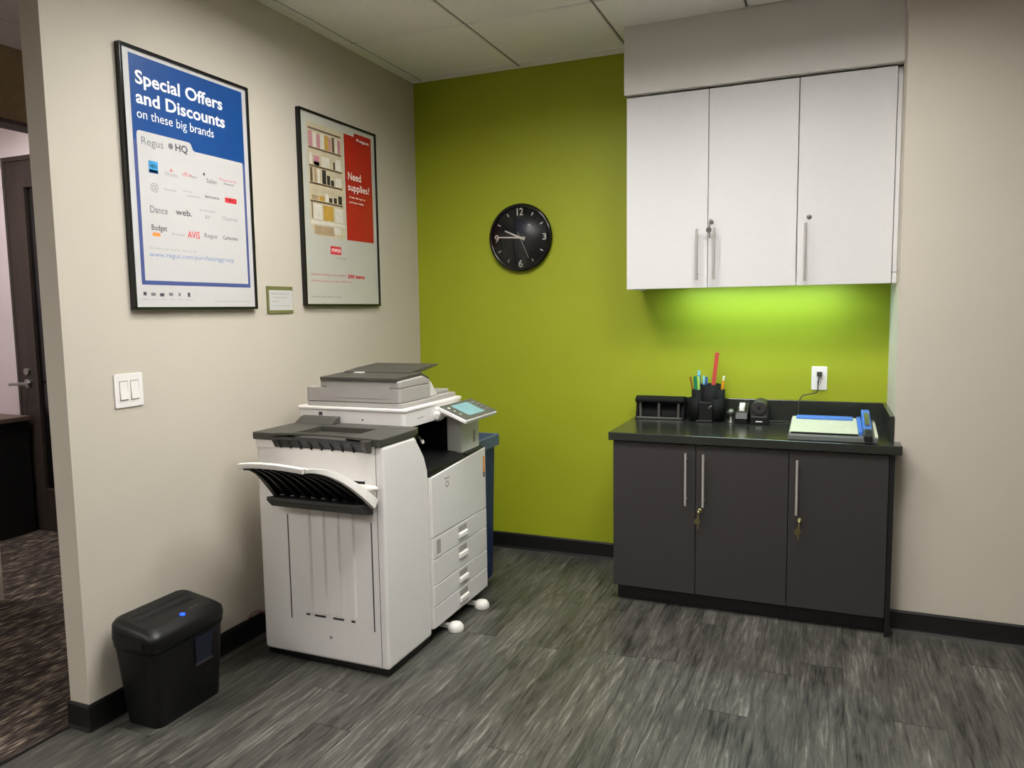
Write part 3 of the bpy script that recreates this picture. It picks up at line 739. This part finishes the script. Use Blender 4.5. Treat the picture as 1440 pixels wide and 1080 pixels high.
MB().box(XF+.002, XF+.0026, -1.180, -1.135, .674, .678).build('print_mark', 'ink_grey', dr); lg = MB(); lg.lathe((XF+.002, -1.156, .650), (1, 0, 0), [(0, .014), (.0006, .014), (.0006, .010), (0, .010)], 20, caps=False); lg.build('logo', 'ink_grey', dr)
MB().box(XF+.002, XF+.0026, -.790, -.770, .62, .70).build('sticker', 'ink_orange', dr); MB().box(XF+.002, XF+.0027, -.788, -.772, .60, .625).build('sticker', 'ink_dark', dr)
# inner output cavity
MB().box(.14, .36, -1.29, -.80, .7045, .905).build('rear_column', 'black_plastic', cp)
MB().box(.3605, .660, -.944, -.770, .7045, .905).build('rear_column', 'black_plastic', cp)
tr = MB(); tr.prism([(.3605, .7045), (XF-.004, .7045), (XF-.004, .734), (.71, .748), (.3605, .790)], 'y', -1.294, -.945); tr.box(.661, XF-.0065, -.9445, -.758, .7045, .742); tr.build('inner_tray', 'black_plastic', cp, bev=.003)
MB().prism([(-1.294, .742), (-1.29, .90), (-1.315, .90), (-1.3, .8)], 'x', .36, .70).build('side_guard', 'black_plastic', cp)
MB().box(.36, .372, -1.29, -.945, .78, .905).build('output_slot', 'black_gloss', cp)
pd = MB(); pd.tube([(.44, -1.06, .855), (.52, -1.08, .850), (.60, -1.10, .835), (.615, -1.10, .815)], .008); pd.build('paper_guide', 'copier_dark', cp)
MB().lathe((.618, -1.10, .815), (1, 0, .2), [(0, .010), (.006, .010)], 12).build('guide_tip', 'plate_white', cp)
tw = MB(); tw.prism([(-.944, .7425), (-.757, .7425), (-.757, .868), (-.785, .905), (-.944, .905)], 'x', .661, .735)
tw.build('tower', 'copier_white2', cp, bev=.004); MB().box(.7352, .7362, -.825, -.800, .775, .83).build('card_slot', 'copier_grey', cp)
# --- scanner bed
sb = MB(); sb.prism(rr2(.120, .660, -1.312, -.785, .018), 'z', .9055, .972)
scan = sb.build('scanner_bed', 'copier_white', cp, bev=.002)
MB().prism(rr2(.116, .664, -1.316, -.781, .020), 'z', .972, .986).build('glass_frame', 'plate_white', scan, bev=.004)
st = MB().box(.21, .27, -1.3128, -1.312, .925, .968).build('sticker', 'plate_white', scan); MB().box(.232, .252, -1.3134, -1.3128, .948, .962).build('sticker', 'ink_dark', scan)
MB().box(.660, .6606, -1.21, -1.155, .935, .9375).build('print_mark', 'ink_grey', scan)
MB().lathe((.455, -1.312, .935), (0, -1, 0), [(0, .004), (.0015, .004)], 8).build('screw', 'dark_grey', scan)
# --- document feeder
af = MB(); af.prism(rr2(.158, .640, -1.300, -.795, .02), 'z', .9862, 1.006)
feed = af.build('document_feeder', 'copier_grey', cp, bev=.003)
mbd = MB(); mbd.prism(rr2(.160, .632, -1.300, -1.030, .012), 'z', 1.008, 1.068); mbd.build('feeder_base', 'copier_grey', feed, bev=.003)
mbd = MB(); mbd.prism([(-1.300, 1.068), (-1.045, 1.068), (-1.035, 1.085), (-1.10, 1.108), (-1.30, 1.100)], 'x', .236, .632); mbd.build('feeder_cover', 'copier_grey', feed, bev=.006)
MB().box(.27, .585, -1.3012, -1.2995, 1.026, 1.092).build('side_panel', 'copier_grey', feed, bev=.001)
wdg = MB(); wdg.prism([(-1.03, 1.007), (-.955, 1.007), (-1.01, 1.068), (-1.03, 1.082)], 'x', .20, .625); wdg.build('feeder_slope', 'copier_white2', feed, bev=.003)
MB().box(.21, .60, -.95, -.80, 1.0065, 1.022).build('exit_stop', 'copier_grey', feed, bev=.004)
ld = MB(); ld.prism([(-1.306, 1.099), (-1.306, 1.113), (-1.10, 1.122), (-1.03, 1.096), (-1.03, 1.084), (-1.10, 1.108)], 'x', .240, .622); ld.build('feeder_lid', 'copier_dark', feed, bev=.002)
trb = MB(); trb.prism([(-1.14, 1.116), (-1.06, 1.114), (-.87, 1.138), (-.87, 1.144), (-1.04, 1.134), (-1.14, 1.124)], 'x', .250, .585)
trb.build('document_tray', 'copier_dark', feed, bev=.002)
gd = MB(); gd.box(.32, .36, -1.17, -1.10, 1.1195, 1.124); gd.build('tray_guide', 'copier_white2', feed, bev=.001)
# --- control panel (tilted towards the operator)
Av, Bv, Cv = Vector((.700, -1.092, .975)), Vector((.836, -1.090, .920)), Vector((.836, -.765, .926))
ex = (Bv-Av).normalized(); ey = Vector((0, 1, 0)); en = ex.cross(ey).normalized()
def pn(a, b, h): return Av+ex*a+ey*b+en*h
def slab(mb, a0, a1, b0, b1, h0, h1, mi=0):
    return mb.hexa([pn(a0, b0, h0), pn(a1, b0, h0), pn(a1, b1, h0), pn(a0, b1, h0)], [pn(a0, b0, h1), pn(a1, b0, h1), pn(a1, b1, h1), pn(a0, b1, h1)], mi)
pl_ = slab(MB(), 0, .147, 0, .325, -.022, -.004).build('control_panel', 'copier_white', cp, bev=.004)
slab(MB(), .002, .143, .003, .322, -.004, 0).build('panel_face', 'panel_dark', pl_, bev=.002)
slab(MB(), .022, .122, .075, .235, 0, .0008).build('screen', 'screen', pl_)
bt = MB()
for k in range(3): bt.cyl(pn(.035+.03*k, .035, 0), pn(.035+.03*k, .035, .002), .007 if k == 0 else .004, seg=12)
for k in range(4):
    for j in range(3): bt.cyl(pn(.035+.024*k, .262+.018*j, 0), pn(.035+.024*k, .262+.018*j, .0015), .004, seg=8, mi=1)
bt.build('buttons', ['plate_white', 'copier_grey'], pl_)
nk = MB(); nk.prism([(.655, .925), (.71, .925), (.775, .918), (.70, .950), (.655, .965)], 'y', -1.05, -.82); nk.build('panel_arm', 'copier_white', pl_, bev=.004)
nk = MB(); nk.lathe((.675, -1.065, .925), (0, 1, 0), [(0, .012), (.006, .022), (.03, .022)], 16); nk.build('panel_hinge', 'copier_white2', pl_)
# stabiliser feet
for yy in (-1.150, -.880):
    f_ = MB(); f_.lathe((.790, yy, 0), (0, 0, 1), [(0, .034), (.004, .036), (.020, .034), (.032, .026), (.038, .012), (.039, .001)], 24)
    f_.box(.70, .785, yy-.013, yy+.013, .010, .024); f_.build('stabiliser_foot', 'copier_white2', cp)
cr = MB()
for xx, yy in ((.25, -1.22), (.68, -1.22), (.25, -.83), (.68, -.83)): cr.cyl((xx-.012, yy, .020), (xx+.012, yy, .020), .0195, seg=16)
cr.build('casters', 'black_plastic', cp)
pcd = MB().tube(smooth_path([(.020, -1.575, .100), (.026, -1.548, .118), (.040, -1.515, .120), (.060, -1.48, .09), (.09, -1.44, .03), (.12, -1.36, .006)]), .005).build('power_cord', 'cord_red', loc=(.06, -1.6, 0))
tag(pcd, 'reddish grey cord behind the photocopier at the left baseboard', 'cord')

# ================================================================== RECYCLING BIN
bn = thing('recycling_bin', 'tall slim blue recycling bin between photocopier and green wall', 'bin', (.42, -.58, 0))
def ring(f, z): return rrect(.17+f, .692-f, -.722+f*.6, -.448-f*.6, .03, z)
MB().loft([ring(.028, .0), ring(.022, .02), ring(.004, .70)], caps=True).build('body', 'bin_blue', bn)
rm = MB(); o_ = [rrect(.155, .708, -.737, -.432, .035, z) for z in (.698, .752)]; i_ = [rrect(.175, .688, -.717, -.452, .028, z) for z in (.752, .70)]
rm.loft(o_+i_, caps=False, smooth=False); rm.add(o_[0]+i_[1], [(k, (k+1) % 24, (k+1) % 24+24, k+24) for k in range(24)], 0); rm.build('rim', 'bin_rim', bn)
MB().prism(rr2(.178, .685, -.714, -.455, .026), 'z', .701, .706).build('liner_floor', 'black_plastic', bn)

# ================================================================== SHREDDER
sh = thing('paper_shredder', 'black paper shredder with glowing blue button on the floor by the left wall', 'shredder', (.14, -2.1, 0))
def sring(x0, x1, y0, y1, z, r=.035, tilt=0): return [(p[0], p[1], z-tilt*(p[0]-x0)) for p in rrect(x0, x1, y0, y1, r, z, 6)]
MB().loft([sring(.060, .216, -2.220, -1.932, 0, .03), sring(.058, .219, -2.223, -1.929, .012), sring(.045, .240, -2.245, -1.924, .270)]).build('basket', 'shred_black', sh)
hd = MB().loft([sring(.045, .240, -2.245, -1.924, .272), sring(.042, .244, -2.249, -1.921, .276), sring(.039, .248, -2.253, -1.918, .31), sring(.040, .245, -2.250, -1.920, .355, tilt=.14), sring(.048, .232, -2.240, -1.930, .369, tilt=.17), sring(.060, .212, -2.226, -1.944, .374, .028, tilt=.17)])
head = hd.build('head', 'shred_black', sh)
sk = MB(); sk.hexa([(.118, -2.205, .358), (.130, -2.205, .356), (.130, -1.965, .356), (.118, -1.965, .358)], [(.118, -2.205, .3650), (.130, -2.205, .3630), (.130, -1.965, .3630), (.118, -1.965, .3650)]); sk.build('feed_slot', 'dark_hole', sh)
rg = MB()
for a, b in ((.095, .104), (.140, .150)): rg.prism([(a, .3690-.14*(a-.058)), ((a+b)/2, .3755-.14*(a-.058)), (b, .3680-.14*(a-.058))], 'y', -2.20, -1.97)
rg.build('slot_ridge', 'black_plastic', head)
MB().lathe((.205, -2.085, .3475), (.17, 0, 1), [(0, .0095), (.004, .0095), (.0055, .006), (.0058, .001)], 20).build('button', 'led_blue', head, label='glowing blue button')
text('lettering', 'ON  REV', (.196, -2.045, .3515), 'y', .05, 'ink_grey', head, .008, frame=(Vector((0, 1, 0)), Vector((-1, 0, .14)), Vector((.14, 0, 1))))
wn = MB(); wn.hexa([(.2365, -2.065, .165), (.2365, -1.995, .165), (.2435, -1.990, .262), (.2435, -2.072, .262)], [(.2305, -2.065, .165), (.2305, -1.995, .165), (.236, -1.990, .262), (.236, -2.072, .262)]); wn.build('window', 'shred_window', sh)
wf = MB(); wf.box(.2305, .2415, -2.068, -1.993, .158, .166); wf.build('window_sill', 'dark_grey', sh, bev=.001)
ft = MB()
for sy2 in (-2.2515,): ft.hexa([(.085, sy2, .296), (.20, sy2, .296), (.20, sy2, .326), (.085, sy2, .326)], [(.085, sy2-.0065, .292), (.20, sy2-.0065, .292), (.20, sy2-.0065, .33), (.085, sy2-.0065, .33)])
ft.build('hand_grip', 'dark_hole', head)

# ================================================================== THINGS ON THE COUNTER
CT = .8152
# three-hole punch
hp = thing('hole_punch', 'black three-hole punch with silver base bar at the left end of the counter', 'hole punch', (1.47, -.09, CT))
MB().box(1.340, 1.592, -.128, -.026, CT, CT+.010).build('base', 'matte_black', hp, bev=.003)
MB().box(1.350, 1.582, -.136, -.1282, CT+.002, CT+.012).build('base_bar', 'steel_dull', hp, bev=.001)
MB().prism([(-.100, .0102+CT), (-.030, .0102+CT), (-.028, CT+.060), (-.080, CT+.070), (-.092, CT+.040)], 'x', 1.3645, 1.5775).build('punch_body', 'matte_black', hp, bev=.003)
MB().prism([(-.112, CT+.080), (-.132, CT+.090), (-.130, CT+.106), (-.100, CT+.118), (-.040, CT+.112), (-.030, CT+.090)], 'x', 1.340, 1.592).build('lever', 'matte_black', hp, bev=.005)
for xx in (1.366, 1.462, 1.562):
    MB().cyl((xx, -.112, CT+.0105), (xx, -.112, CT+.084), .008, seg=12).build('punch_pin', 'steel_dull', hp)
for xx in (1.342, 1.578): MB().prism([(-.125, CT+.0102), (-.028, CT+.0102), (-.028, CT+.085), (-.10, CT+.095)], 'x', xx, xx+.012).build('end_plate', 'matte_black', hp, bev=.001)
# desk organiser
og = thing('pen_organiser', 'black round desk organiser holding pens and pencils', 'organiser', (1.706, -.105, CT))
ox, oy = 1.706, -.105
def cup(cx, cy, r, z1, name):
    mb = MB(); mb.lathe((cx, cy, CT), (0, 0, 1), [(0, .001), (0, r), (z1, r), (z1, r-.003), (.004, r-.003), (.004, .001)], 28, caps=False); return mb.build(name, 'matte_black', og)
MB().prism([(ox+.092*math.cos(t), oy+.068*math.sin(t)) for t in [2*PI*i/28 for i in range(28)]], 'z', CT, CT+.004).build('base', 'matte_black', og)
cup(ox+.012, oy+.012, .052, .185, 'tall_cup'); cup(ox-.046, oy+.006, .034, .158, 'side_cup'); cup(ox+.058, oy+.006, .027, .160, 'side_cup'); cup(ox-.052, oy-.020, .034, .120, 'front_cup'); cup(ox+.046, oy-.022, .034, .115, 'front_cup')
MB().prism(rr2(ox-.035, ox+.035, oy-.062, oy-.040, .006), 'z', CT+.0042, CT+.100).build('note_box', 'black_plastic', og, bev=.002)
MB().tube([(ox+.014, oy-.0635, CT+.070), (ox+.022, oy-.0650, CT+.080), (ox+.030, oy-.0635, CT+.084)], .003).build('clip', 'steel', og)
MB().box(ox-.045, ox+.030, oy-.0700, oy-.0642, CT+.006, CT+.010).build('trim_line', 'steel_dull', og)
GP = 'pens and pencils in the organiser'
def pen(name, label, cat, p0, p1, r, m, cap=None):
    p0, p1 = Vector(p0), Vector(p1); d_ = (p1-p0); t = thing(name, label, cat, p0, GP)
    seg = 6 if cat == 'pencil' else 12
    MB().cyl(p0, p0+d_*.90, r, seg=seg, smooth=cat != 'pencil').build('barrel', m, t)
    MB().cyl(p0+d_*.901, p1, r*1.05, r*(.85 if cat != 'pencil' else 1), seg=12).build('eraser' if cat == 'pencil' else 'cap', cap or m, t)
    return t
pen('pencil', 'brown pencil leaning left at the left edge of the black organiser', 'pencil', (ox-.044, oy+.004, CT+.006), (ox-.086, oy-.008, CT+.222), .0042, 'pen_brown', cap='pen_brown')
pen('marker', 'dark green marker standing left in the black organiser', 'pen', (ox-.050, oy+.008, CT+.006), (ox-.062, oy-.008, CT+.226), .0085, 'pen_green')
pen('marker', 'pale lime highlighter beside the green marker', 'pen', (ox-.034, oy-.006, CT+.006), (ox-.045, oy-.014, CT+.226), .0075, 'pen_lime')
pen('pen', 'light blue pen rising behind the green marker', 'pen', (ox-.040, oy+.026, CT+.006), (ox-.048, oy+.022, CT+.252), .0080, 'pen_blue', cap='pen_cyan')
pen('pen', 'blue pen leaning right in the middle of the organiser', 'pen', (ox-.018, oy+.020, CT+.006), (ox-.012, oy+.046, CT+.218), .0060, 'pen_blue')
pen('pen', 'pale cyan pen standing beside the middle blue pen', 'pen', (ox-.026, oy+.018, CT+.006), (ox-.024, oy+.030, CT+.226), .0050, 'pen_cyan')
t = thing('ruler', 'long flat red stick standing tallest in the black organiser', 'ruler', (ox+.010, oy+.018, CT+.006), GP)
p = [Vector((ox-.002, oy+.012, CT+.006)), Vector((ox+.018, oy+.012, CT+.006)), Vector((ox+.018, oy+.018, CT+.006)), Vector((ox-.002, oy+.018, CT+.006))]; q = [v+Vector((.034, .010, .338)) for v in p]
MB().hexa(p, q).build('blade', 'pen_red', t, bev=.0012)
pen('pencil', 'orange pencil leaning right at the right edge of the black organiser', 'pencil', (ox+.052, oy+.006, CT+.006), (ox+.080, oy-.004, CT+.228), .0055, 'pen_orange', cap='eraser')
# small knobbed stamp
SX, SY_ = 1.826, -.145
sp_ = thing('hand_stamp', 'tiny grey round-headed stamp between organiser and tape dispenser', 'stamp', (SX, SY_, CT))
MB().lathe((SX, SY_, CT), (0, 0, 1), [(0, .016), (.010, .016), (.012, .008), (.034, .007)], 20).build('foot', 'steel_dull', sp_)
MB().lathe((SX, SY_, CT+.034), (0, 0, 1), [(0, .007), (.008, .016), (.020, .020), (.030, .015), (.036, .002)], 20).build('knob', 'steel_dull', sp_)
# tape dispenser (end on)
td = thing('tape_dispenser', 'small black tape dispenser with white roll beside the pencil sharpener', 'tape dispenser', (1.880, -.12, CT))
MB().prism([(-.175, 0+CT), (-.045, CT), (-.045, CT+.060), (-.075, CT+.075), (-.120, CT+.060), (-.165, CT+.056), (-.178, CT+.026)], 'x', 1.848, 1.908).build('body', 'black_plastic', td, bev=.004)
MB().lathe((1.864, -.098, CT+.062), (1, 0, 0), [(0, .034), (.024, .034), (.024, .014), (0, .014)], 28, caps=False).build('tape_roll', 'plate_white', td)
MB().box(1.900, 1.906, -.130, -.085, CT+.058, CT+.096).build('side_arm', 'steel_dull', td, bev=.002)
# pencil sharpener
ps = thing('pencil_sharpener', 'dark grey electric pencil sharpener with round front hole', 'pencil sharpener', (1.960, -.11, CT))
SX = 1.960
pr = [(SX-.040, CT), (SX+.041, CT), (SX+.040, CT+.050), (SX+.036, CT+.074)]+[(SX+.037*math.cos(a), CT+.080+.037*math.sin(a)) for a in [PI*i/14 for i in range(15)]]+[(SX-.036, CT+.074), (SX-.040, CT+.050)]
MB().prism(pr, 'y', -.165, -.035).build('body', 'dark_grey', ps, bev=.004)
MB().prism([(SX-.042, CT), (SX+.043, CT), (SX+.039, CT+.040), (SX-.038, CT+.040)], 'y', -.182, -.1655).build('shavings_drawer', 'black_plastic', ps, bev=.003)
MB().lathe((SX, -.165, CT+.080), (0, -1, 0), [(0, .036), (.004, .035), (.006, .030), (.002, .008)], 28, caps=False).build('face_ring', 'dark_grey', ps)
MB().cyl((SX, -.166, CT+.080), (SX, -.1685, CT+.080), .0085, seg=16).build('pencil_hole', 'dark_hole', ps)
MB().box(SX-.014, SX+.016, -.1835, -.182, CT+.014, CT+.019).build('nameplate', 'plate_white', ps)
# paper trimmer: tilted board
pt = thing('paper_trimmer', 'paper trimmer with pale board and blue cutting arm at the right end of the counter', 'paper trimmer', (2.29, -.42, CT))
def tz(y): return CT+.024+(y+.575)*.085
MB().prism([(-.575, CT+.001), (-.235, CT+.001), (-.235, tz(-.235)), (-.575, tz(-.575))], 'x', 2.112, 2.462).build('base', 'trim_grey', pt, bev=.004)
MB().prism([(-.545, tz(-.545)), (-.240, tz(-.240)), (-.240, tz(-.240)+.007), (-.545, tz(-.545)+.007)], 'x', 2.116, 2.388).build('board', 'trim_board', pt, bev=.002)
MB().prism([(-.545, tz(-.545)+.007), (-.552, tz(-.55)+.007), (-.552, tz(-.55)), (-.545, tz(-.55))], 'x', 2.122, 2.386).build('board_edge', 'black_plastic', pt)
MB().prism([(-.300, tz(-.30)+.0072), (-.255, tz(-.255)+.0072), (-.255, tz(-.255)+.017), (-.300, tz(-.30)+.014)], 'x', 2.134, 2.372).build('paper_clamp', 'trim_blue', pt, bev=.002)
MB().prism([(-.53, tz(-.53)+.0), (-.24, tz(-.24)), (-.24, tz(-.24)+.013), (-.53, tz(-.53)+.013)], 'x', 2.3885, 2.404).build('blade_rail', 'trim_blue', pt, bev=.001)
arm = MB(); arm.prism([(-.56, tz(-.56)+.004), (-.235, tz(-.235)+.004), (-.225, tz(-.235)+.045), (-.31, tz(-.31)+.045), (-.45, tz(-.45)+.028), (-.56, tz(-.56)+.024)], 'x', 2.406, 2.440)
arm.build('cutting_arm', 'trim_blue', pt, bev=.004)
MB().prism([(-.592, tz(-.592)-.012), (-.525, tz(-.525)+.004), (-.522, tz(-.522)+.026), (-.545, tz(-.545)+.028), (-.590, tz(-.59)+.014)], 'x', 2.406, 2.440).build('arm_handle', 'black_plastic', pt, bev=.005)
MB().prism([(-.48, tz(-.48)+.030), (-.33, tz(-.33)+.046), (-.33, tz(-.33)+.051), (-.48, tz(-.48)+.036)], 'x', 2.414, 2.432).build('arm_plate', 'steel', pt, bev=.001)
MB().prism([(-.57, tz(-.57)), (-.30, tz(-.30)), (-.30, tz(-.30)+.005), (-.57, tz(-.57)+.005)], 'x', 2.449, 2.461).build('edge_rule', 'trim_board', pt)
# ================================================================== DESK IN THE PASSAGE
dk = thing('desk', 'black desk with brown top against the pale passage wall', 'desk', (-3.0, -.9, 0))
MB().box(-3.55, -2.46, -.99, -.745, .0, .730).build('body', 'desk_black', dk, bev=.003)
MB().box(-3.57, -2.44, -1.0, -.735, .731, .760).build('top', 'desk_top', dk, bev=.003)
for a, b in ((-3.53, -3.0), (-2.99, -2.475)): 
    pn_ = MB().box(a, b, -1.0005, -.9905, .06, .71).build('door', 'desk_black', dk, bev=.002)
    MB().cyl((a+.06, -1.004, .6), (a+.06, -1.018, .6), .012, seg=12).build('knob', 'desk_black', pn_)
print('planks', cnt)
